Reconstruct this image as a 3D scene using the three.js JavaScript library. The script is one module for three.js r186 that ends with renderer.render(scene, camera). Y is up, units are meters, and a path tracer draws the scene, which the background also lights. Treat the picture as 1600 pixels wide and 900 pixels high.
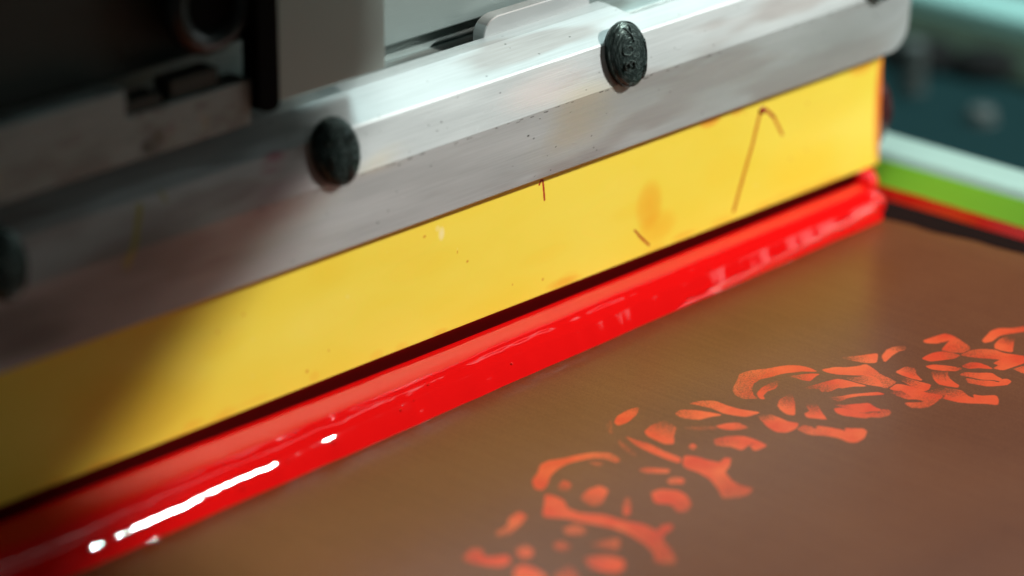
import * as THREE from 'three';
import { mergeGeometries, mergeVertices, toCreasedNormals } from 'three/addons/utils/BufferGeometryUtils.js';
import { RoundedBoxGeometry } from 'three/addons/geometries/RoundedBoxGeometry.js';
import { TextGeometry } from 'three/addons/geometries/TextGeometry.js';
import { FontLoader } from 'three/addons/loaders/FontLoader.js';
import { RectAreaLightUniformsLib } from 'three/addons/lights/RectAreaLightUniformsLib.js';

// ---------------------------------------------------------------- camera, light, exposure
// x runs along the squeegee, z away from its front face, y up; the squeegee's front face stands at z = 0
const scene = new THREE.Scene();
scene.background = new THREE.Color().setRGB(0.024, 0.032, 0.031);
const camera = new THREE.PerspectiveCamera(8.578, 16 / 9, 0.05, 20);
camera.position.set(-0.78117, 0.43010, 0.72630);
camera.lookAt(-0.78117 + 0.676199, 0.43010 - 0.364692, 0.72630 - 0.640121);
camera.focus = 1.122; camera.userData.fStop = 4.6;
camera.updateProjectionMatrix(); camera.updateMatrixWorld();
const renderer = new THREE.WebGLRenderer({ antialias: true });
renderer.toneMapping = THREE.LinearToneMapping;
renderer.toneMappingExposure = 1.04;
renderer.shadowMap.enabled = true;
RectAreaLightUniformsLib.init();

function lampPanel(name, label, group, at, aim, w, h, rgb, power, glow) {
  const root = new THREE.Group(); root.name = name; scene.add(root);
  root.position.set(...at); root.lookAt(...aim);
  root.userData = { label, category: 'lamp', group };
  const housing = new THREE.Mesh(new RoundedBoxGeometry(w + 0.05, h + 0.05, 0.05, 2, 0.01), new THREE.MeshStandardMaterial({ color: 0xb9bdbc, roughness: 0.5 }));
  housing.name = 'housing'; housing.position.z = -0.03; root.add(housing);
  const face = new THREE.Mesh(new THREE.PlaneGeometry(w, h), new THREE.MeshStandardMaterial({ color: 0xffffff, emissive: new THREE.Color().setRGB(...rgb), emissiveIntensity: glow }));
  face.name = 'diffuser'; face.position.z = 0.001; root.add(face);
  const l = new THREE.RectAreaLight(new THREE.Color().setRGB(...rgb), power, w, h);
  l.position.z = 0.006; l.rotation.y = Math.PI; l.castShadow = true; root.add(l);   // shines along the panel's +z
}
lampPanel('work_lamp', 'small white work lamp shining on the squeegee from the right', 'workshop lamps', [0.885, 0.90, 1.0], [-0.05, 0.04, 0.0], 0.18, 0.052, [0.95, 1, 0.955], 1040, 12);
lampPanel('ceiling_lamp', 'long cool white ceiling lamp behind the screen frame', 'workshop lamps', [1.3, 1.5, -0.5], [0, 0.08, 0], 0.8, 0.36, [0.72, 1, 0.99], 25, 3);
lampPanel('fill_panel', 'large dim fill panel added low on the right, out of view', 'workshop lamps', [1.95, 0.40, 0.95], [-0.1, 0.06, 0], 0.9, 0.6, [0.9, 1, 0.98], 1.05, 0.6);  // added fill, gives the clamp plate something bright to reflect
lampPanel('tube_lamp', 'slim fluorescent tube lamp hanging over the right side of the screen', 'workshop lamps', [1.22, 1.42, 0.22], [0, 0.0, 0.01], 0.045, 1.0, [0.9, 1, 1], 1.4, 1.4);
lampPanel('ceiling_lamp_001', 'square cool white fill lamp added above the printing machine', 'workshop lamps', [-0.45, 1.55, 0.35], [0.1, 0.04, 0], 0.5, 0.5, [0.84, 1, 0.96], 13, 2);  // added fill, lights the green strip on the frame

// ---------------------------------------------------------------- helpers
const MM = 0.001;
function rng(seed) { let s = seed >>> 0; return () => { s = (s + 0x6D2B79F5) | 0; let t = Math.imul(s ^ (s >>> 15), 1 | s); t = (t + Math.imul(t ^ (t >>> 7), 61 | t)) ^ t; return ((t ^ (t >>> 14)) >>> 0) / 4294967296; }; }
function hash(x, y) { let h = Math.imul(x, 374761393) + Math.imul(y, 668265263); h = Math.imul(h ^ (h >>> 13), 1274126177); return ((h ^ (h >>> 16)) >>> 0) / 4294967296; }
function vnoise(x, y) { const i = Math.floor(x), j = Math.floor(y), f = x - i, g = y - j, u = f * f * (3 - 2 * f), v = g * g * (3 - 2 * g);
  return (hash(i, j) * (1 - u) + hash(i + 1, j) * u) * (1 - v) + (hash(i, j + 1) * (1 - u) + hash(i + 1, j + 1) * u) * v; }
function fbm(x, y, o = 4) { let s = 0, a = 0.5, n = 0; for (let k = 0; k < o; k++) { s += a * vnoise(x, y); n += a; x = x * 2.03 + 17.1; y = y * 2.03 + 9.7; a *= 0.5; } return s / n; }
const sm = (a, b, x) => { const t = Math.min(1, Math.max(0, (x - a) / (b - a))); return t * t * (3 - 2 * t); };
function dataTex(w, h, fn, srgb) {
  const d = new Uint8Array(w * h * 4);
  for (let y = 0; y < h; y++) for (let x = 0; x < w; x++) { const c = fn(x / w, y / h, x, y), k = (y * w + x) * 4;
    for (let q = 0; q < 3; q++) d[k + q] = Math.max(0, Math.min(255, Math.round((Array.isArray(c) ? c[q] : c) * 255))); d[k + 3] = 255; }
  const t = new THREE.DataTexture(d, w, h); t.wrapS = t.wrapT = THREE.RepeatWrapping; t.magFilter = THREE.LinearFilter; t.minFilter = THREE.LinearMipmapLinearFilter; t.generateMipmaps = true;
  if (srgb) t.colorSpace = THREE.SRGBColorSpace; t.needsUpdate = true; return t;
}
function canvasTex(w, h, draw) {
  const c = document.createElement('canvas'); c.width = w; c.height = h; draw(c.getContext('2d'), w, h);
  const t = new THREE.CanvasTexture(c); t.colorSpace = THREE.SRGBColorSpace; t.magFilter = THREE.LinearFilter; return t;
}
function mesh(name, geometry, material, parent) { const m = new THREE.Mesh(geometry, material); m.name = name; m.castShadow = m.receiveShadow = true; (parent || scene).add(m); return m; }
function group(name, label, category, parent) { const g = new THREE.Group(); g.name = name; (parent || scene).add(g); if (label) g.userData = { label, category }; return g; }
function box(x0, x1, y0, y1, z0, z1, r = 0.6) {   // millimetres
  const g = new RoundedBoxGeometry((x1 - x0) * MM, (y1 - y0) * MM, (z1 - z0) * MM, 2, r * MM);
  g.translate((x0 + x1) / 2 * MM, (y0 + y1) / 2 * MM, (z0 + z1) / 2 * MM); return g;
}
const std = (o) => new THREE.MeshPhysicalMaterial(o);
const lin = (r, g, b) => new THREE.Color().setRGB(r, g, b);
// a profile swept along x: rings = [[x, [[z, y], ...]], ...], closed profile, capped at both ends
function sweep(rings, crease = 0.35, uvLen = 60) {
  const P = [], U = [], I = [], n = rings[0][1].length;
  for (const [x, pr] of rings) { let s = 0; for (let k = 0; k <= n; k++) { const p = pr[k % n], q = pr[(k + n - 1) % n]; if (k) s += Math.hypot(p[0] - q[0], p[1] - q[1]); P.push(x * MM, p[1] * MM, p[0] * MM); U.push((x + 280) / 460, s / uvLen); } }
  for (let r = 0; r + 1 < rings.length; r++) for (let k = 0; k < n; k++) { const a = r * (n + 1) + k, b = a + 1, c = a + n + 1, d = c + 1; I.push(a, b, c, b, d, c); }
  for (const [r, flip] of [[0, true], [rings.length - 1, false]]) {
    const tri = THREE.ShapeUtils.triangulateShape(rings[r][1].map(([z, y]) => new THREE.Vector2(z, y)), []);
    for (const [a, b, c] of tri) { const o = r * (n + 1); flip ? I.push(o + a, o + b, o + c) : I.push(o + a, o + c, o + b); }
  }
  const g = new THREE.BufferGeometry(); g.setAttribute('position', new THREE.Float32BufferAttribute(P, 3)); g.setAttribute('uv', new THREE.Float32BufferAttribute(U, 2)); g.setIndex(I);
  return toCreasedNormals(g, crease);
}
const strip = (g) => { const q = g.index ? g.toNonIndexed() : g; for (const k of Object.keys(q.attributes)) if (!['position', 'normal', 'uv'].includes(k)) q.deleteAttribute(k); return q; };
const merge = (...gs) => mergeGeometries(gs.map(strip));

// ---------------------------------------------------------------- textures
const scratchBump = dataTex(1024, 512, (u, v, x, y) => 0.45 + 0.25 * fbm(u * 14, v * 60, 3) + 0.18 * vnoise(u * 40, v * 420) - (hash(x >> 2, y >> 2) > 0.9985 ? 0.4 : 0));
const fineBump = dataTex(512, 512, (u, v) => fbm(u * 90, v * 90, 3));
const boltMap = dataTex(256, 256, (u, v) => { const n = fbm(u * 26, v * 34, 4), w = sm(0.52, 0.66, n) * 0.12; return [0.21 + w + 0.1 * (n - 0.5), 0.25 + w + 0.1 * (n - 0.5), 0.24 + w + 0.1 * (n - 0.5)]; }, true);
const boltRough = dataTex(256, 256, (u, v) => 0.36 + 0.2 * fbm(u * 26 + 3, v * 40, 4));
const plateMap = canvasTex(2048, 512, (g, w, h) => {
  const R = rng(5), id = g.createImageData(w, h), d = id.data;
  for (let y = 0; y < h; y++) for (let x = 0; x < w; x++) {
    const a = fbm(x / 130, y / 50, 5), b = fbm(x / 300 + 40, y / 120 + 7, 4), s = vnoise(x / 60, y / 2.2), k = (y * w + x) * 4;
    let v = 181 + 26 * (a - 0.5) + 10 * (s - 0.5);
    const dirt = sm(0.56, 0.72, b) * 26;
    d[k] = v - dirt * 0.7; d[k + 1] = v - dirt * 1.0 + 2; d[k + 2] = v - dirt * 1.1 + 2; d[k + 3] = 255;
  }
  g.putImageData(id, 0, 0);
  // stains: x in mm along the squeegee, q in mm up the front of the plate from its lower edge
  const X = (x) => (x + 280) / 460 * w, Q = (q) => h - (q + 5.2) / 60 * h;
  const smear = (x, q, rx, rq, rgb, al, n = 26, seed = 1) => { const r = rng(seed + x * 7 + q); for (let k = 0; k < n; k++) { const px = X(x + (r() - 0.5) * rx * 1.6), py = Q(q + (r() - 0.5) * rq * 1.6), rr = (0.25 + 0.5 * r()) * rq / 60 * h; const gr = g.createRadialGradient(px, py, 0, px, py, rr); gr.addColorStop(0, `rgba(${rgb},${al})`); gr.addColorStop(1, `rgba(${rgb},0)`); g.fillStyle = gr; g.save(); g.translate(px, py); g.scale(rx / rq, 1); g.translate(-px, -py); g.fillRect(px - rr, py - rr, 2 * rr, 2 * rr); g.restore(); } };
  smear(-130, 10, 30, 12, '160,130,126', 0.07); smear(-110, 20, 14, 7, '164,110,112', 0.045); smear(-175, 12, 26, 16, '110,98,92', 0.2); smear(-200, 8, 18, 9, '80,74,70', 0.2);
  smear(-72, 22, 9, 4, '210,190,150', 0.05); smear(-2, 27, 16, 6, '206,188,182', 0.12); smear(10, 14, 14, 10, '190,170,140', 0.14); smear(60, 14, 40, 12, '160,160,158', 0.12); smear(130, 12, 25, 9, '156,156,154', 0.12);
  smear(-112, 31, 4, 3, '150,40,60', 0.16, 9);
  const line = (pts, wd, c) => { g.strokeStyle = c; g.lineWidth = wd; g.lineCap = 'round'; g.beginPath(); pts.forEach(([x, q], i) => i ? g.lineTo(X(x), Q(q)) : g.moveTo(X(x), Q(q))); g.stroke(); };
  for (let k = 0; k < 7; k++) line([[-160 + R() * 2, 30 + R() * 2], [-164 + R() * 2, 22], [-168 + R() * 2, 15 + R() * 3]], 4 + R() * 4, 'rgba(150,140,40,0.22)');
  line([[-151, 33], [-150, 30]], 6, 'rgba(140,130,40,0.4)');
  for (let k = 0; k < 130; k++) { const x = -270 + R() * 440, q = R() * 48; g.fillStyle = `rgba(40,38,36,${0.25 + 0.5 * R()})`; g.beginPath(); g.ellipse(X(x), Q(q), 0.6 + R() * 2.2, 0.6 + R() * 1.6, R() * 3, 0, 7); g.fill(); }
  for (let k = 0; k < 60; k++) { const x = -120 + R() * 280, q = 19.5 + (R() - 0.5) * 0.7; g.fillStyle = `rgba(60,56,52,${0.3 + 0.4 * R()})`; g.fillRect(X(x), Q(q), 2 + R() * 9, 1 + R() * 2); }
  for (let k = 0; k < 40; k++) { const x = -270 + R() * 430, q = R() * 46; line([[x, q], [x + (R() - 0.5) * 14, q + (R() - 0.5) * 3]], 0.7, `rgba(${R() > 0.5 ? '235,238,238' : '120,118,116'},0.35)`); }
  line([[112.5, 33.5], [111.4, 31.8], [111.2, 29.6]], 2.6, 'rgba(40,90,70,0.8)'); line([[117.6, 33.2], [117.3, 30.2]], 3.2, 'rgba(220,60,50,0.85)');
});
const bladeMap = canvasTex(2048, 384, (g, w, h) => {
  const id = g.createImageData(w, h), d = id.data;
  for (let y = 0; y < h; y++) for (let x = 0; x < w; x++) { const a = fbm(x / 170, y / 90, 4) - 0.5, k = (y * w + x) * 4; d[k] = 248 + 6 * a; d[k + 1] = 217 + 12 * a; d[k + 2] = 76 + 24 * a; d[k + 3] = 255; }
  g.putImageData(id, 0, 0);
  const X = (x) => (x + 280) / 441 * w, Y = (y) => h - (y - 10) / 60 * h;
  const blot = (x, y, rx, ry, c, a) => { const px = X(x), py = Y(y), r = rx / 441 * w; g.save(); g.translate(px, py); g.scale(1, (ry / 60 * h) / r); const gr = g.createRadialGradient(0, 0, 0, 0, 0, r); gr.addColorStop(0, `rgba(${c},${a})`); gr.addColorStop(0.6, `rgba(${c},${a * 0.7})`); gr.addColorStop(1, `rgba(${c},0)`); g.fillStyle = gr; g.fillRect(-r, -r, 2 * r, 2 * r); g.restore(); };
  blot(47, 26, 7, 9, '240,130,10', 0.4); blot(51, 18, 10, 6, '245,140,10', 0.28); blot(75, 46.5, 6, 2.6, '235,100,20', 0.5); blot(88, 46.5, 4, 2, '235,110,20', 0.3); blot(150, 46, 8, 3, '240,120,20', 0.4); blot(160, 30, 3.5, 24, '235,70,20', 0.75);
  blot(-43.4, 41.5, 1.6, 2.6, '255,236,190', 0.8); blot(-45, 43.5, 1.2, 1.2, '255,236,190', 0.5); blot(-160, 22, 30, 12, '214,150,20', 0.25); blot(120, 22, 20, 12, '255,200,40', 0.3);
  const rb = rng(12); for (let k = 0; k < 46; k++) blot(-270 + rb() * 425, 10 + rb() * 3, 2 + rb() * 7, 0.8 + rb() * 1.6, '236,130,20', 0.10 + 0.16 * rb()); for (let k = 0; k < 30; k++) blot(-270 + rb() * 425, 12 + rb() * 34, 0.3 + rb() * 0.5, 0.3 + rb() * 0.5, rb() > 0.5 ? '190,80,10' : '255,232,160', 0.5); for (let k = 0; k < 24; k++) blot(-270 + rb() * 425, 14 + rb() * 30, 6 + rb() * 18, 3 + rb() * 7, rb() > 0.5 ? '244,190,40' : '255,226,110', 0.14);
  const line = (pts, wd, c) => { g.strokeStyle = c; g.lineWidth = wd; g.lineCap = g.lineJoin = 'round'; g.beginPath(); pts.forEach(([x, y], i) => i ? g.lineTo(X(x), Y(y)) : g.moveTo(X(x), Y(y))); g.stroke(); };
  line([[-2.2, 45.6], [-1.4, 46.9], [-0.7, 46.7], [-0.3, 44], [0.1, 40.2]], 3, '#a81410'); line([[-0.4, 45], [0, 41]], 2.8, '#a81410');
  line([[99.3, 43.8], [95.5, 33], [91, 22.5], [87.3, 13.4]], 6.4, 'rgba(206,104,8,0.8)'); line([[99.3, 43.8], [95.5, 33], [91, 22.5], [87.3, 13.4]], 3, 'rgba(176,62,6,0.85)');
  line([[99.6, 44], [102.4, 43], [106, 39.6], [109.4, 34.4], [110.2, 33]], 5, 'rgba(186,70,8,0.8)'); line([[99.6, 44], [102.4, 43], [106, 39.8]], 5.4, '#a32208');
  line([[40.5, 19.7], [43.5, 16.6], [47.3, 13]], 3, '#a0140a'); line([[42.5, 17.4], [47.3, 13]], 3.4, '#a01808');
});
// the stencilled roses: outlines in millimetres on the mesh, [strength, outline, fade from-to]
const PETALS = [
[1,[19.5,60.5,24,61.3,27.7,63.7,31.7,65.2,34.9,67,36.6,69.9,36.9,72.9,36.4,75.5,33.8,72.2,31,70.7,28.4,69.1,24.2,68.3,20.5,67,16.7,67.7,12.6,70.3,9.4,73.9,8.9,75.9,6.2,73.1,6.6,70.1,9.1,66.6,12.9,64.5,16.3,62.6]],
[1,[27.7,71.5,30,73.2,33.1,74.9,35.4,77.3,33.3,77.4,29.5,78.6,28.6,76.4,28.7,74.2],[32,76.9,27.4,72]],
[1,[12.4,73.2,16.8,71.7,21,71.5,23.6,71.9,18.3,74.8,14.9,74.4,11.7,75.5,9.9,77.5,9.4,76.9,10.5,75.1],[13,73.8,23,72]],
[1,[38.5,75.9,42.6,77.4,45,80.3,48.1,82,50.7,82.7,49.3,86.5,47.3,90.7,46.8,94.8,45.9,97.5,40.4,98.2,40.4,96.6,43.8,92.4,44.3,88.3,39,81.4,38.1,78.3]],
[1,[38.2,84.2,41.6,87.3,44.8,88.5,43.9,92.6,40.6,96.8,38.7,91.7],[43.2,93.4,37.2,85.5]],
[1,[23.3,80.8,28.6,81.8,33.2,82.8,36.2,83.6,37.1,86.6,37.5,90.5,37.7,93,35.1,90.3,31.8,88.8,31.2,87.7,27.7,87.8,25.6,86.4,27.1,84.1],[34.1,85.3,23.7,82.1]],
[1,[23.4,90.2,26.4,92.6,29.6,93.7,33.5,96.3,36.4,98.3,36.6,100.7,30.7,96,27.4,94.4,23.7,94.3,23.3,92.4],[29.5,94.3,23.3,90.9]],
[1,[20.6,94.9,22.3,97.4,25.2,99.3,28.2,101.4,27,104.6,26.9,106.8,26.1,107.4,24.1,105.4,22.2,104.8,21.2,103.5,21.7,100.6,20.8,97.6],[23.7,98.9,20.5,94.7]],
[1,[18.3,96.9,20,97.7,21.1,101,20.7,104,22,106.1,24.4,107.2,24.6,108.9,27.2,107.1,28.3,108.6,27.3,110.2,24.9,111,22.2,110,20.9,107.9,19.1,107.3,16.5,102.1,16.5,99.5]],
[1,[9.1,83.5,12.8,81.3,19.2,80.4,13.2,86.2,6.8,91.5,6,89.2,7.3,86.1],[8.4,87.3,17.8,80.5]],
[1,[9.7,93.1,12.4,92.9,15.3,88.5,17.5,90.8,13,96.6,10.8,100,9.2,97.1,8.2,95.3],[11.1,96.1,16.1,89.4]],
[1,[-0.8,83.8,2.5,86.3,2.2,89.7,1.9,93.1,2.9,96.1,-0.6,97.8,-4.2,97.7,-5.8,95.3,-4.7,91.3,-2.8,88.1],[-1.8,89.9,-1.4,84.3]],
[1,[-0,98.4,3,98,3.5,100.2,2.8,102.9,5.4,101.2,6.9,104.7,7.8,108.1,7,110.3,9.5,108,10.8,109.8,12.7,111.9,11.7,113.8,7.6,116,3.9,116.4,2.6,114.8,3.1,110.9,1.7,106.8,-0.4,104.4,-1,101.8]],
[1,[49.7,74.1,52.3,76,55.5,77.8,59.7,79.8,53.7,84,51.7,81.9,50.4,78.1],[55.5,81,49.4,74.6]],
[1,[58.9,82.3,63.9,80.2,67.1,80.4,70.3,82.2,67.4,83.9,65.1,83.1,60.5,84,55.9,85.5],[63.2,81.9,69.7,83.2]],
[1,[77.1,83.6,81,84.1,85.7,84.8,86,87.7,84.4,92.1,83,95.5,81.2,97.7,77.3,97.6,75.6,94.7,75.1,92.1,78.5,90.8,83.6,89.1,80.9,88.4,77.8,87.6,76.2,85.1]],
[1,[65.7,91.9,70.7,91.5,73.8,92.8,75.2,96,75.1,98.6,72,98.5,69.1,97,65.6,94.9]],
[1,[61.7,96.4,64,97.2,66.2,100.8,67.6,105,64.9,104.9,62.5,102,61.1,98.9]],
[1,[75.9,98.6,80.2,98.6,83.3,99.9,85.7,103.3,85.5,107.1,87.8,112.8,89.2,119,83.8,115.7,78.8,115.2,74.8,114.6,74.2,111.9,77.1,111.8,77.3,109.6,81.2,109.3,79.5,106.4,77.6,103.6,76.2,100.5]],
[1,[69,104.1,72.8,104.1,74.3,106.2,74.2,109.3,73.5,111.7,71.4,108.3,69,106.5]],
[1,[63.3,107.6,65.8,107.8,67.8,110.5,70.7,113.5,69.7,115.8,69.1,118.3,67.5,119,67.2,117.2,64.9,114.2,64.1,110.7]],
[1,[62.5,110.6,63.6,114.2,66,117.5,66.2,119.7,69.2,118.8,70.3,119.7,69.4,121.5,66.7,122.1,63.8,120.2,61.9,118.6,60.9,115.2,60.3,113]],
[1,[59.4,100.2,63.4,102.9,59.2,106.4,57.6,109.4,56.6,112.2,55.2,112.8,54.1,110,53.5,107.4,55.6,104.2],[55.3,107,61.7,101.1]],
[1,[52.2,92.7,57.2,92.4,58.1,94.9,54.5,98.2,52.3,102.2,51.5,99,51.6,95.2],[53.3,95.5,58.8,96.5]],
[1,[49.7,92.5,50.6,94.9,50.6,99.7,51.1,104,51.4,105.9,48.5,107.5,46.4,107.6,46,104.8,47.9,99.1,48.5,95],[48.8,104.7,47.6,97.3]],
[1,[41,99.3,45.2,98.6,46.1,101.1,46,104.8,45.7,109.2,47.2,113.8,42.4,114.8,38.1,115.6,35.8,114.3,34.3,112.4,35.5,108.8,39.5,112.5,40.7,111.8,40.1,109.4,42.6,102.8,40.9,101]],
[1,[39.1,100.3,42.2,103.1,40.4,109.7,38.4,107.6,38.4,104.5],[40.4,108.1,39.2,100.8]],
[1,[46.4,108.4,48.3,108.8,52.2,109.9,54.2,115.1,52,118.8,52,121.9,54.1,119.6,54.8,121.8,58,124.5,56,126.9,52.7,129,51.5,126.3,48.9,123.2,46.7,119.7,46.2,116.6,46,114.9,48.4,114.3,46.6,111.6],[48.6,118.3,52.9,109.9]],
[1,[89.3,96.4,97,93.8,100.3,94,103.2,97.1,106.8,98.7,111.6,102.6,110.5,105.6,103.8,101,99.1,98.6,95.7,97.5,90.6,98.6,88.4,97.9]],
[1,[89.6,100.9,94.4,99.4,99.7,100.8,92.7,105,88,108.2,87,105.5,86.9,102.9],[90.6,102.8,97.2,103.2]],
[1,[77.8,116.5,81.5,117.3,84.1,121.6,81.1,124.8,77.1,120.6,77.5,117.8]],
[1,[-32.3,57.7,-28.3,55.3,-23.2,54.6,-19.7,55.3,-23.5,58.1,-30,60.1,-33.2,59.7]],
[.3,[-34.9,57.1,-32.3,56.2,-36.5,59.9,-38.7,62.7,-39,61.7]],
[1,[-7.3,64.2,-3.6,65.5,-1,68.2,-1.3,73.3,-0.7,77.6,1.6,83.1,-3.5,82.1,-5,79.1,-6,75.7,-5.3,71.3,-6.2,67.3]],
[1,[-15.7,66.3,-12.7,65.4,-10.1,68.5,-8.4,72.5,-7.3,76.3,-10.8,74.5,-14.3,73.7,-16.6,69.8]],
[1,[-31.3,68.3,-26.5,66.7,-21.8,67.4,-23,72.7,-28.2,76,-32.3,79.7,-33.9,78,-33.5,74,-33,70.9],[-31.4,72.6,-20.1,71.3]],
[1,[-37.7,66.7,-37.8,70.2,-37.2,75.1,-38.2,81.3,-38.3,87.7,-41.1,89.6,-41.3,85.1,-40.9,78.4,-40.2,73.5]],
[1,[-36.3,87.6,-34.8,89.9,-34.3,94.7,-33.2,97.9,-29.7,96.7,-29.1,98,-33.1,100.9,-37.3,102.7,-40.6,108.3,-41.2,112.4,-40.2,115.6,-44.1,116.9,-47.4,116.1,-50.4,113.6,-46.6,108.8,-43.2,102.8,-42.1,98.3,-42.3,93.3,-41,91.1]],
[1,[-14.3,80.4,-10.8,81.4,-8.4,83.6,-9.1,87.6,-11.9,86.6,-14.1,84.3,-14.8,82.1]],
[.3,[-21.7,74.3,-14.8,80.6,-16.1,81.7,-20.7,77.7]],
[1,[-22.1,86.1,-18,87.5,-14.7,90.5,-14.4,95,-15.2,99.6,-20.3,99.5,-18.1,96,-16.9,96.9,-16.2,95.9,-17.5,95.3,-22.4,96.5,-22.5,92.9,-24.7,89.1]],
[1,[-31.1,84.5,-28.5,83.6,-29.3,85.7,-31.6,86.6]],
[.3,[-40.9,66.9,-42.2,69.9,-44.9,77.1,-46.2,77.8,-45.3,73.8,-43.2,69.5]],
[.9,[-52.3,84.8,-49.9,85.3,-46.3,90.5,-48.3,91.8,-52.3,87.4]],
[.9,[-51.9,94.9,-49.2,95.1,-48.3,97.4,-50.8,99.6,-53.5,96.8]],
[1,[-61.3,97.4,-57.9,97.6,-55.4,101.6,-56.3,105.4,-59.7,109.9,-64,112.1,-65.5,110.4,-63.1,106.3,-65.6,102.3]],
[.9,[-72.1,96.8,-68,94.4,-69.6,96.8,-75.9,102.2,-77.5,101.8]],
[1,[-68.5,62.7,-65.2,62.3,-61.1,64.4,-56.1,65.7,-51.9,67.8,-49.3,71.3,-50.7,76.1,-52.9,76.9,-52.9,72.2,-55.3,69.7,-58.9,68.3,-62.8,67.2,-68,67.9,-72.3,69.5,-77.4,73.1,-80.6,74.3,-81,72.3,-77.7,68.3,-72.8,65.9]],
[.4,[-57.9,70.9,-54.9,74,-58.4,74.9]],
[.8,[-75.5,75.9,-71.9,74.4,-72.1,77.2,-75.6,79.6,-77.1,78]],
[1,[-77.4,85.8,-71.8,83.6,-67.8,84,-68.1,87.4,-76.3,92.2,-78.8,91.1]],
[1,[-82,77.3,-81.3,79.6,-81.8,83.5,-84.9,87.5,-84.8,92,-81.2,97.3,-80.4,103.9,-78.4,108.9,-79,115.5,-75.5,113.5,-73,114.6,-74.7,116.4,-79.9,117.4,-82.8,120,-85,124.6,-89.1,130.1,-90.9,130.9,-93.3,127,-89.7,123.9,-86.7,117.3,-85.2,110.4,-85.3,103.8,-87.8,97.6,-89.3,91.6,-92.9,86.4,-86.7,81.2]],
[.7,[-95,95.7,-90.5,96.1,-90.7,100.3,-94.1,101.7,-96.6,98.3]],
[.6,[-97.1,107.7,-93.6,108.5,-89.1,110.5,-94.4,114.8,-96.5,111.1]],
[.6,[-103.9,100.5,-101.3,100.4,-101.7,104.2,-104.7,105.3,-105.4,103.1]],
[1,[-104.6,112.4,-101.8,113.2,-99,116.2,-98.5,120.1,-101.1,123,-104.8,124.2,-106.8,121,-107.2,116.4]],
[.9,[-108.7,84.1,-104.6,84.1,-99.7,80.6,-95.1,79.7,-96.1,83,-100.9,85.2,-107.2,87.1,-110.2,86]],
[1,[-126.7,89,-121,86.6,-119.3,88.4,-122.5,92.1,-121.1,94.2,-117.3,96.2,-119.5,99.4,-123.2,99.6,-125.1,96.2,-126.6,92.6]],
[.9,[-112.8,95.3,-109.6,95.2,-110,98.3,-113.7,101.3,-115.7,99.2]],
[1,[-122.2,103.4,-118.6,103.1,-118.4,107.4,-119.9,112.6,-126.8,117.4,-131.2,112.8]],
[.8,[-117.8,113.5,-110.9,112.6,-114.7,119.4,-122.9,121.5]]
];
const SX0 = -300, SX1 = 172, SZ0 = -110, SZ1 = 250;
const meshMap = canvasTex(2048, 1560, (g, w, h) => {
  const X = (x) => (x - SX0) / (SX1 - SX0) * w, Z = (z) => (z - SZ0) / (SZ1 - SZ0) * h;
  g.fillStyle = '#000'; g.fillRect(0, 0, w, h);
  const paint = (a, p, f, dx, dz) => {
    const px = []; for (let k = 0; k < p.length; k += 2) px.push([X(p[k] + dx), Z(p[k + 1] + dz)]);
    const c = Math.round(255 * a);
    if (f) { const gr = g.createLinearGradient(X(f[0] + dx), Z(f[1] + dz), X(f[2] + dx), Z(f[3] + dz)); gr.addColorStop(0, `rgba(${c},${c},${c},1)`); gr.addColorStop(0.35, `rgba(${c},${c},${c},0.72)`); gr.addColorStop(1, `rgba(${c},${c},${c},0.04)`); g.fillStyle = gr; } else {   // halftone: ink thins out towards the far tip of the petal
      let fi = 0, fd = 0; px.forEach((q, k) => { const dd = Math.hypot(q[0] - px[0][0], q[1] - px[0][1]); if (dd > fd) { fd = dd; fi = k; } });
      const s = hash(Math.round(p[0] * 10), Math.round(p[1] * 10)) > 0.5, A = s ? px[0] : px[fi], B = s ? px[fi] : px[0], gr = g.createLinearGradient(...A, ...B); gr.addColorStop(0, `rgb(${c},${c},${c})`); gr.addColorStop(0.45, `rgb(${c},${c},${c})`); gr.addColorStop(1, `rgb(${Math.round(c * 0.62)},${Math.round(c * 0.62)},${Math.round(c * 0.62)})`); g.fillStyle = gr;
    }
    g.beginPath(); const n = px.length, mid = (a, b, t = 0.5) => [a[0] + (b[0] - a[0]) * t, a[1] + (b[1] - a[1]) * t];
    for (let k = 0; k < n; k++) { const A = px[(k + n - 1) % n], B = px[k], C = px[(k + 1) % n]; const s = mid(B, A, 0.22), e = mid(B, C, 0.22); k ? g.lineTo(...s) : g.moveTo(...s); g.quadraticCurveTo(...B, ...e); }
    g.closePath(); g.fill(); g.strokeStyle = g.fillStyle; g.lineWidth = 2.6; g.lineJoin = 'miter'; g.stroke();
  };
  for (const [a, p, f] of PETALS) paint(a, p, f, 0, 0);
  const id = g.getImageData(0, 0, w, h), d = id.data;
  for (let y = 0; y < h; y++) for (let x = 0; x < w; x++) {
    const k = (y * w + x) * 4, m = d[k] / 255, t = hash(x, y);
    let c = m > 0.96 ? 1 : m < 0.03 ? 0 : sm(-0.22, 0.22, m - t * 0.9 - 0.05) * 0.75 + 0.25 * m;
    const a = fbm(x / 210, y / 160, 4) - 0.5, b = hash(x + 991, y + 77) - 0.5, wv = vnoise(x / 3, y / 90) - 0.5;
    const br = [102 + 16 * a + 14 * b + 5 * wv, 52 + 14 * a + 13 * b + 5 * wv, 25 + 12 * a + 11 * b + 4 * wv], a2 = fbm(x / 60 + 9, y / 44, 4) - 0.5, rd = [212 + 30 * a2 + 8 * b, 72 + 60 * a2 + 9 * b, 32 + 40 * a2 + 9 * b];
    for (let q = 0; q < 3; q++) d[k + q] = br[q] + (rd[q] - br[q]) * c; d[k + 3] = 255;
  }
  g.putImageData(id, 0, 0);
});

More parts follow.
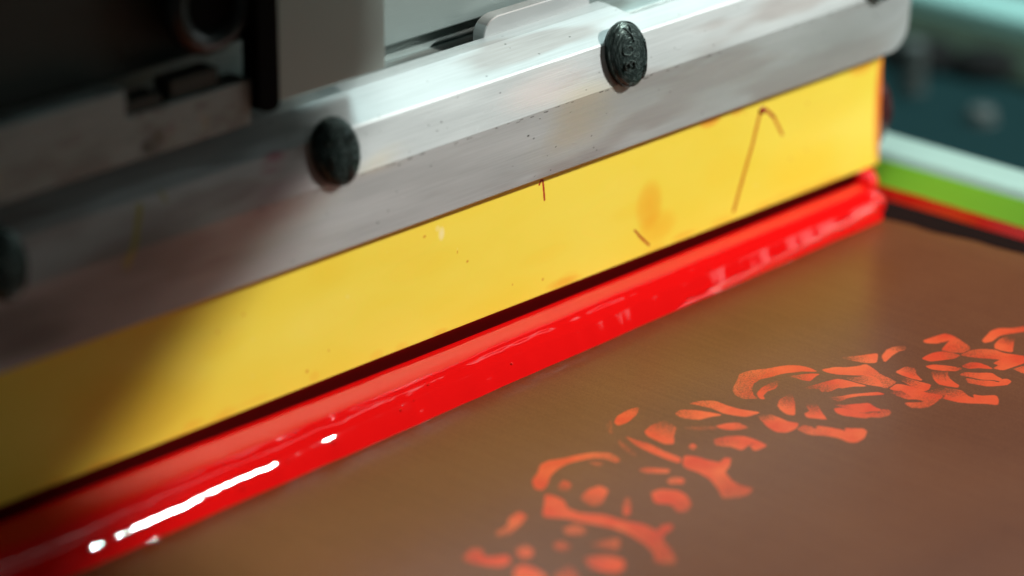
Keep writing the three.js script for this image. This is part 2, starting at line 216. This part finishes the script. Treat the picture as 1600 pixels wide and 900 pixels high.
// ---------------------------------------------------------------- materials
const M = {
  plate: std({ color: 0xffffff, map: plateMap, metalness: 0.4, roughness: 0.52, bumpMap: scratchBump, bumpScale: 0.00007 }),
  alu: std({ color: lin(0.27, 0.32, 0.31), metalness: 0.4, roughness: 0.45, bumpMap: scratchBump, bumpScale: 0.0001 }),
  cast: std({ color: lin(0.72, 0.82, 0.8), map: plateMap, metalness: 0.3, roughness: 0.5, bumpMap: fineBump, bumpScale: 0.0001 }),
  olive: std({ color: lin(0.05, 0.052, 0.04), metalness: 0.1, roughness: 0.6 }),
  black: std({ color: lin(0.004, 0.004, 0.004), roughness: 0.8, specularIntensity: 0.2 }),
  blade: std({ color: 0xffffff, map: bladeMap, roughness: 0.42, specularIntensity: 0.6 }),
  bolt: std({ color: 0xffffff, map: boltMap, roughnessMap: boltRough, metalness: 0.85, roughness: 0.6, bumpMap: fineBump, bumpScale: 0.00006 }),
  ink: std({ color: lin(0.73, 0.004, 0.004), roughness: 0.5, clearcoat: 0.75, clearcoatRoughness: 0.035, specularIntensity: 0.0 }),
  wetInk: std({ color: lin(0.62, 0.006, 0.004), roughness: 0.2 }),
  dried: std({ color: lin(0.008, 0.0015, 0.001), roughness: 0.8, specularIntensity: 0.08 }),  // near-black: the frame's shade on the mesh is put into this colour
  mesh: std({ color: 0xffffff, map: meshMap, roughness: 0.27, specularIntensity: 0.36, bumpMap: fineBump, bumpScale: 0.00003 }),
  frame: std({ color: lin(0.42, 0.54, 0.48), metalness: 0.4, roughness: 0.35, bumpMap: scratchBump, bumpScale: 0.0001 }),
  green: std({ color: lin(0.27, 0.66, 0.03), roughness: 0.5 }),
  teal: std({ color: lin(0.001, 0.017, 0.019), roughness: 0.8, specularIntensity: 0.2 }),
  moss: std({ color: lin(0.016, 0.028, 0.017), roughness: 0.8, specularIntensity: 0.3 }),
  mint: std({ color: lin(0.30, 0.56, 0.53), roughness: 0.4 }),
  grey: std({ color: lin(0.04, 0.05, 0.048), roughness: 0.5 }),
};

// ---------------------------------------------------------------- printing screen
const FL = -4;   // height of the stretched mesh
const screen = group('printing_screen', 'brown stencilled printing screen with orange roses and a green edged metal frame', 'printing screen');
{
  const nx = 120, nz = 90, P = [], U = [], I = [];
  for (let j = 0; j <= nz; j++) for (let i = 0; i <= nx; i++) { const u = i / nx, v = j / nz; P.push((SX0 + (SX1 - SX0) * u) * MM, FL * MM, (SZ0 + (SZ1 - SZ0) * v) * MM); U.push(u, 1 - v); }
  for (let j = 0; j < nz; j++) for (let i = 0; i < nx; i++) { const a = j * (nx + 1) + i; I.push(a, a + nx + 1, a + 1, a + 1, a + nx + 1, a + nx + 2); }
  const g = new THREE.BufferGeometry(); g.setAttribute('position', new THREE.Float32BufferAttribute(P, 3)); g.setAttribute('uv', new THREE.Float32BufferAttribute(U, 2)); g.setIndex(I); g.computeVertexNormals();
  const m = mesh('stencil_mesh', g, M.mesh, screen); m.userData.label = 'brown mesh sheet printed with orange roses';
  // the right-hand frame bar, a tube with a rounded shoulder, runs along z
  const fx = 167.5, pr = [[fx, FL - 12], [fx, -3.6], [fx + 8.9, 5.3]];
  for (let k = 1; k <= 6; k++) { const a = k / 6 * Math.PI / 4; pr.push([fx + 8.9 + 6 * (Math.sin(Math.PI / 4) - Math.sin(Math.PI / 4 - a)), 5.3 + 6 * (Math.cos(Math.PI / 4 - a) - Math.cos(Math.PI / 4))]); } pr.push([fx + 27, 7.06], [fx + 28.5, 6], [fx + 29, 3], [fx + 29, FL - 12]);
  const sh = new THREE.Shape(pr.map(([x, y]) => new THREE.Vector2(x * MM, y * MM)));
  const fg = toCreasedNormals(new THREE.ExtrudeGeometry(sh, { depth: 0.62, bevelEnabled: false }), 0.5); fg.translate(0, 0, -0.3);
  const bar = mesh('frame_bar', fg, M.frame, screen);
  const gb = mesh('edge_tape', (() => { const g = box(-0.3, 0.3, 2.9, 12.3, -300, 320, 0.2); g.rotateZ(-Math.PI / 4); g.translate(fx * MM, -3.6 * MM, 0); return g; })(), M.green, bar); gb.userData.label = 'bright green strip along the inside of the frame';
  // foot of the frame: a dark band in place of its shade on the mesh, a wet red ink fillet against the tape
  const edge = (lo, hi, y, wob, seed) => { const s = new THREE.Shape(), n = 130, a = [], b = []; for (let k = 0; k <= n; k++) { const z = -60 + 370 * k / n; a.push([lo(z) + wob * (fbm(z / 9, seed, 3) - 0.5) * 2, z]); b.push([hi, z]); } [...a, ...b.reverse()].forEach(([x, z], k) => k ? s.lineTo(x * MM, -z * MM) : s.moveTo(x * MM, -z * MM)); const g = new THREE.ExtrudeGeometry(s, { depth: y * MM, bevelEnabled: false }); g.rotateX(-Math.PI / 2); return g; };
  const dg = edge((z) => 152 + 0.09 * (z - 13), 166.8, 0.25, 1.2, 3); dg.translate(0, (FL + 0.02) * MM, 0); mesh('frame_shade_band', dg, M.dried, screen);
  const rings = []; for (let k = 0; k <= 220; k++) { const z = 310 - 370 * k / 220, n = 0.7 * (fbm(z / 10, 8, 3) - 0.5), c = Math.SQRT1_2, pf = []; for (let q = 0; q <= 8; q++) { const a = q / 8, along = -2.6 + (6.2 + n) * a, up = 0.2 + 0.95 * Math.sin(Math.PI * Math.min(1, a * 0.9 + 0.1)); pf.push([fx + (along - up) * c, -3.6 + (along + up) * c]); } pf.push([fx + 3 * c + 0.4, -3.6 + 3 * c - 0.4], [fx + 0.3, -4.4]); rings.push([-z, pf]); }
  const rg = sweep(rings, 0.9); rg.rotateY(Math.PI / 2); mesh('wet_ink_fillet', rg, M.wetInk, screen);
}

// ---------------------------------------------------------------- squeegee
const squeegee = group('squeegee', 'machine squeegee with a yellow blade clamped in a scuffed aluminium holder', 'squeegee');
{
  // clamp plate: bottom, front face, leaning face, bright shoulder, top; lower corner rounded at the right-hand end
  const prof = (x) => {
    const e = 168 - x, yb = e < 9 ? 49.2 + 9 - Math.sqrt(Math.max(0, 81 - (9 - e) ** 2)) : 49.2, t = sm(37.5, 43, x), L = (a, b) => a + (b - a) * t;
    return [[0.2, yb], [3.6, yb], [4.1, yb + 0.5], [5, 70.8], [4.85, 71.4], [1.75, 83.0], [1.3, 83.55], [L(-7.6, -4), L(89.6, 87.2)], [L(-8.2, -4.3), L(89.95, 87.2)], [L(-13, -5), L(90.5, 87)], [L(-13, -5), 72], [0.2, 72]];
  };
  const xs = []; for (let x = -285; x < 36; x += 8) xs.push(x); xs.push(37.5, 39, 40.3, 41.6, 43); for (let x = 50; x < 158; x += 9) xs.push(x); for (let k = 0; k <= 12; k++) xs.push(159 + 9 * Math.sin(k / 12 * Math.PI / 2) - 0.02);
  const tabS = new THREE.Shape(); tabS.moveTo(-12, 89); tabS.lineTo(-12, 90.6); tabS.quadraticCurveTo(-11.2, 95.2, -5.6, 95.6); tabS.lineTo(31, 95.4); tabS.quadraticCurveTo(33.2, 95.3, 33.2, 93); tabS.lineTo(33.2, 89); tabS.closePath();
  const tab = new THREE.ExtrudeGeometry(tabS, { depth: 4, bevelEnabled: true, bevelSize: 0.3, bevelThickness: 0.3, bevelSegments: 1, curveSegments: 10 }); tab.translate(0, 0, -17.2); tab.scale(MM, MM, MM);
  const tu = tab.attributes.uv; for (let k = 0; k < tu.count; k++) tu.setXY(k, (tu.getX(k) + 280) / 460, 0.8 + tu.getY(k) / 600);
  mesh('clamp_plate', merge(sweep(xs.map((x) => [x, prof(x)]), 0.16), tab), M.plate, squeegee);
  // rear half of the holder and the bar carried on it
  mesh('rear_plate', merge(box(-285, 166, 50, 86, -30, -9.2, 1), box(-285, 60, 84, 128, -46, -28, 1)), M.cast, squeegee);
  mesh('back_bar', box(-58, 62, 93.6, 128, -27.5, -20, 0.8), M.alu, squeegee);
  // blade
  const bs = []; for (let x = -285; x <= 160.9; x += 6) bs.push(x); bs.push(160.4, 161);
  const bg = sweep(bs.map((x) => { const c = x > 160.7 ? 0.5 : 0; return [x, [[-8.8 + c, -3.6], [-6.6, -3.6], [-6.2, 2.2], [-0.9, 9.9], [-0.1 - c, 10.5], [0 - c, 70], [-8.8 + c, 70]]]; }), 0.5);
  const up = bg.attributes.position, uu = bg.attributes.uv; for (let k = 0; k < up.count; k++) uu.setXY(k, (up.getX(k) / MM + 280) / 441, (up.getY(k) / MM - 10) / 60);
  const bl = mesh('blade', bg, M.blade, squeegee); bl.userData.label = 'yellow rubber blade streaked with dried ink';
  const fs = []; for (let x = -285; x <= 160; x += 5) fs.push(x); fs.push(160.6);
  mesh('wet_ink_film', sweep(fs.map((x) => { const n = 0.25 * (fbm(x / 7, 3.3, 3) - 0.5); return [x, [[-6.4, -3.4], [-5.9, -3.2], [-5.8, 2.1], [-0.75, 9.55 + n], [-0.35, 10.1 + n], [-0.9, 10.2], [-6.3, 2.6]]]; }), 0.5), std({ color: lin(0.16, 0.003, 0.003), roughness: 0.4, specularIntensity: 0.4 }), bl);
  const drip = new THREE.Mesh(new THREE.SphereGeometry(1, 14, 10), std({ color: lin(0.3, 0.01, 0.005), roughness: 0.2 })); drip.name = 'ink_drip'; drip.scale.set(1.7 * MM, 1.2 * MM, 0.5 * MM); drip.position.set(100 * MM, 43.6 * MM, 0.1 * MM); bl.add(drip);
  // ink caked round the end of the blade
  const cg = new THREE.SphereGeometry(1, 32, 24), cp = cg.attributes.position; for (let k = 0; k < cp.count; k++) { const n = 1 + 0.12 * (fbm(cp.getY(k) * 2 + 5, cp.getZ(k) * 2 + 5, 3) - 0.5); cp.setXYZ(k, cp.getX(k) * 9.4 * n, cp.getY(k) * 12.5 * n, cp.getZ(k) * 5 * n); } cg.translate(161.5, 26, -5.2); cg.scale(MM, MM, MM); cg.computeVertexNormals();
  mesh('caked_ink', cg, std({ color: lin(0.05, 0.004, 0.004), roughness: 0.25 }), squeegee);
  // bolts
  const font = await new FontLoader().loadAsync('fonts/droid/droid_sans_regular.typeface.json');
  const R0 = 9.5, rimH = 1.9, domeH = 4.6, dome = (r) => rimH - 0.9 + domeH * Math.sqrt(Math.max(0, 1 - (r / (R0 * 1.03)) ** 2));
  const lp = [[0.01, -1], [8.7, -1], [9.1, 0], [R0, 0.6], [R0, rimH - 0.4]]; for (let k = 0; k <= 14; k++) { const r = R0 * 0.985 * (1 - k / 14); lp.push([Math.max(r, 0.001), dome(r)]); }
  const bolt0 = new THREE.LatheGeometry(lp.map(([r, z]) => new THREE.Vector2(r, z)), 56); bolt0.rotateX(Math.PI / 2);
  bolt0.scale(0.84, 1.05, 1); const headGeo = toCreasedNormals(bolt0.scale(MM, MM, MM), 0.6);
  const glyph = (s, size, x, y, turn) => { const t = new TextGeometry(s, { font, size, depth: 0.1, curveSegments: 5, bevelEnabled: true, bevelSize: 0.06, bevelThickness: 0.12, bevelSegments: 2 }); t.center(); t.rotateZ(turn); t.translate(x, y, 0); const p = t.attributes.position; for (let k = 0; k < p.count; k++) p.setZ(k, p.getZ(k) * 2.4 + dome(Math.hypot(p.getX(k), p.getY(k))) + 0.1); t.scale(MM, MM, MM); t.computeVertexNormals(); return t; };
  const ring = (x, y, a, b, turn) => { const pts = []; for (let k = 0; k < 26; k++) { const q = k / 26 * 2 * Math.PI, u = a * Math.cos(q), v = b * Math.sin(q), X = x + u * Math.cos(turn) - v * Math.sin(turn), Y = y + u * Math.sin(turn) + v * Math.cos(turn); pts.push(new THREE.Vector3(X, Y, dome(Math.hypot(X, Y)) + 0.04)); } const t = new THREE.TubeGeometry(new THREE.CatmullRomCurve3(pts, true), 40, 0.34, 6, true); t.scale(MM, MM, MM); return t; };
  const marks = merge(glyph('3', 4.2, -3.6, -2.6, Math.PI / 2), ring(-3.4, 1.6, 1.2, 2.1, Math.PI / 2 + 0.1), glyph('Y', 4.6, -0.2, 5.9, 0.15), ring(4.6, -5.6, 1.0, 2.1, -0.25), glyph('1', 3.6, 6.2, 1.5, -0.2)); marks.scale(0.84, 1.05, 1);
  [[-211, 0.1], [-92.2, 3.3], [27.6, 0], [147.4, 0.1]].forEach(([x, turn], k) => {
    const h = mesh('bolt', headGeo, M.bolt, squeegee); h.position.set((x + 3.2) * MM, 79.0 * MM, 3.0 * MM); h.rotation.set(-0.22, 0, 0); h.rotateZ(turn);
    mesh('head_marking', marks, M.bolt, h);
  });
}

// ---------------------------------------------------------------- red ink in front of the blade
{
  const nx = 1100, ns = 56, P = [], I = [], x0 = -290, x1 = 153.2;
  const front = (x) => 16.2 - (x + 25) * 0.0345 + 1.0 * (fbm(x / 55 + 3, 2.2, 3) - 0.5) + 0.5 * (fbm(x / 9, 7.7, 2) - 0.5);
  const beadCurve = new THREE.SplineCurve([[0.07, 0.99], [0.1, 1.0], [0.3, 0.95], [0.48, 0.89], [0.6, 0.82], [0.71, 0.71], [0.8, 0.575], [0.87, 0.42], [0.93, 0.25], [0.975, 0.09], [1, 0]].map(([a, c]) => new THREE.Vector2(a, c))), bead = (q) => { const p = beadCurve.getPoint(q); return [p.x, Math.max(0, p.y)]; };
  for (let i = 0; i <= nx; i++) {
    const u = i / nx, x = x0 + (x1 - x0) * u, e = Math.sqrt(Math.max(0, 1 - Math.max(0, (x - (x1 - 6)) / 6) ** 2)), zf = front(x), top = 6.9 + 0.4 * (fbm(x / 40, 1.3, 3) - 0.5);
    for (let k = 0; k <= ns; k++) {
      const s = k / ns; let z, y;
      if (s < 0.25) { const q = s / 0.25; z = -5.2 + (5.2 + 0.07 * zf) * q; y = FL + 4.6 + (top - FL - 4.7) * Math.pow(q, 5); }
      else { const q = (s - 0.25) / 0.75, a = q * Math.PI / 2; [z, y] = bead(q); z *= zf; y = FL + (top - FL) * y; }
      // shallow folds that run along the bead, with ragged edges
      const zr = z / zf, w1 = 0.60 + 0.06 * (fbm(x / 26, 4.1, 4) - 0.5) * 2, w2 = 0.80 + 0.04 * (fbm(x / 18, 8.4, 4) - 0.5) * 2;
      if (z > 0) { const live = sm(-140, -60, x); y += 0.34 * (sm(w1 + 0.03, w1 - 0.03, zr) - 0.5) * sm(0.25, 0.5, zr) * sm(1, 0.86, zr) * (0.25 + 0.75 * live) + 0.16 * Math.exp(-(((zr - w2) / 0.035) ** 2)) * live; y += (0.07 + 0.05 * live) * (fbm(x / 16, z / 2.2 + 3, 3) - 0.5) * sm(0, 0.3, zr) + 0.085 * (fbm(x / 4.2 + 11, z / 1.6, 2) - 0.5) * sm(0.3, 0.6, zr); }
      const ye = FL + (y - FL) * (0.06 + 0.94 * e); P.push(x * MM, Math.max(FL + 0.02, ye) * MM, (z * (0.75 + 0.25 * e)) * MM);
    }
  }
  for (let i = 0; i < nx; i++) for (let k = 0; k < ns; k++) { const a = i * (ns + 1) + k, b = a + 1, c = a + ns + 1, d = c + 1; I.push(a, b, c, b, d, c); }
  const g = new THREE.BufferGeometry(); g.setAttribute('position', new THREE.Float32BufferAttribute(P, 3)); g.setIndex(I); g.computeVertexNormals();
  const ink = mesh('ink_bead', g, M.ink); ink.userData = { label: 'thick glossy roll of red ink lying along the foot of the yellow blade', category: 'ink' };
  // ink drawn up round the corner of the blade, and a few bubbles
  const lump = (x, y, z, a, b, c, seed) => { const s = new THREE.SphereGeometry(1, 24, 18), p = s.attributes.position; for (let k = 0; k < p.count; k++) { const n = 1 + 0.25 * (fbm(p.getX(k) * 1.7 + seed, p.getY(k) * 1.7 + p.getZ(k), 3) - 0.5); p.setXYZ(k, x + p.getX(k) * a * n, y + p.getY(k) * b * n, z + p.getZ(k) * c * n); } s.scale(MM, MM, MM); s.computeVertexNormals(); return s; };
  mesh('ink_lump', lump(154, 4.6, -1.5, 5.5, 6.0, 4.5, 2), M.ink, ink); mesh('ink_lump', lump(151.6, 0.0, 4.4, 4.2, 4.2, 4.8, 9), M.ink, ink);
  const pos = g.attributes.position, bub = new THREE.SphereGeometry(1, 12, 9);
  for (const [x, f, r] of [[-104, 0.78, 0.45], [-76, 0.72, 0.42], [-70, 0.66, 0.3], [-62, 0.55, 0.35], [-29, 0.74, 0.42], [-122, 0.78, 0.4], [-140, 0.86, 0.5], [20, 0.7, 0.3], [64, 0.6, 0.4], [-172, 0.8, 0.5], [-181, 0.78, 0.6], [-196, 0.78, 0.6]]) {
    const i = Math.round((x - x0) / (x1 - x0) * nx), k = Math.round((0.25 + 0.75 * f * 0.93) * ns), q = i * (ns + 1) + k, b = mesh('bubble', bub, M.ink, ink); b.scale.set(r * MM * 1.3, r * MM, r * MM); b.position.set(pos.getX(q), pos.getY(q), pos.getZ(q));
  }
}

// ---------------------------------------------------------------- print head that carries the squeegee
const head = group('print_head', 'dark print head with grey bracket, black bar and roller above the squeegee', 'machine head');
{
  mesh('bracket', box(-107.2, -65, 96.6, 175, -9, 0, 0.7), std({ color: lin(0.46, 0.53, 0.50), metalness: 0.3, roughness: 0.5, bumpMap: scratchBump, bumpScale: 0.0001 }), head);
  const sh = new THREE.Shape(); sh.moveTo(-115, 190); sh.lineTo(-115, 99.4); sh.quadraticCurveTo(-114.6, 96.2, -111.5, 96); sh.quadraticCurveTo(-107.9, 95.8, -107.9, 98.4); sh.lineTo(-107.9, 190); sh.closePath();
  const bg = new THREE.ExtrudeGeometry(sh, { depth: 6, bevelEnabled: true, bevelSize: 0.3, bevelThickness: 0.3, bevelSegments: 2 }); bg.translate(0, 0, -4); bg.scale(MM, MM, MM); mesh('black_bar', bg, M.black, head);
  mesh('lower_plate', merge(box(-285, -160.2, 92.8, 113.6, -9, 0, 0.8), box(-161, -115.5, 92.6, 105.6, -9, -0.6, 0.6)), M.cast, head);
  mesh('notched_block', merge(box(-160, -147, 105.8, 109, -9, -1.5, 0.5), box(-143, -126, 105.8, 111, -9, -2, 0.5)), M.olive, head);
  mesh('back_panel', box(-285, -66, 112, 200, -26, -12, 0.8), M.olive, head);
  const ro = new THREE.TorusGeometry(12 * MM, 3.4 * MM, 16, 48); ro.translate(-127 * MM, 130 * MM, -4 * MM); const roller = mesh('roller', ro, std({ color: lin(0.02, 0.022, 0.022), roughness: 0.3 }), head);
  const hub = new THREE.CylinderGeometry(9 * MM, 9 * MM, 8 * MM, 32); hub.rotateX(Math.PI / 2); hub.translate(-127 * MM, 130 * MM, -7 * MM); mesh('hub', hub, M.black, roller);
  // carriage and outrigger above the picture: unseen, placed to keep the lamp off the left-hand end of the squeegee
  mesh('carriage', box(-400, -116, 190, 300, -120, 95, 3), M.olive, head);
  mesh('lamp_blocker', box(-40, 90, 226, 430, 150, 380, 3), M.olive, head);  // added block, there only to shade the left of the blade
  mesh('cross_arm', box(-200, -20, 300, 400, 60, 300, 3), M.olive, head);
}

// ---------------------------------------------------------------- machine behind the screen
{
  const t = group('machine_bed', 'dark blue green machine bed behind the screen frame', 'machine');
  mesh('deck', box(206, 431, -110, -60, -700, 300, 3), M.teal, t);
  mesh('side_plate', box(431.5, 480, -110, -57, -700, 300, 3), M.moss, t);
  const cy = (x, z, r, y0, y1, m, n) => { const c = new THREE.LatheGeometry([[0, y1], [r * 0.8, y1], [r, y1 - r * 0.2], [r, y0], [r * 1.15, y0 - 0.4]].map(([a, c]) => new THREE.Vector2(a * MM, c * MM)), 28); c.translate(x * MM, 0, z * MM); return mesh(n, c, m, t); };
  cy(398, -168, 5, -59.6, -40, M.grey, 'post'); cy(386, -124, 5.5, -59.6, -55, M.grey, 'knob'); cy(428, -186, 15, -56.6, -52, M.black, 'pad'); cy(436, -160, 13, -56.6, -52, M.black, 'pad'); cy(404, -100, 6, -59.6, -54, M.grey, 'knob');
  const r = mesh('guide_rail', box(481, 506, -110, -50, -900, 400, 4), M.mint); r.userData = { label: 'pale turquoise rail running behind the dark machine bed', category: 'rail' };
}

renderer.render(scene, camera);
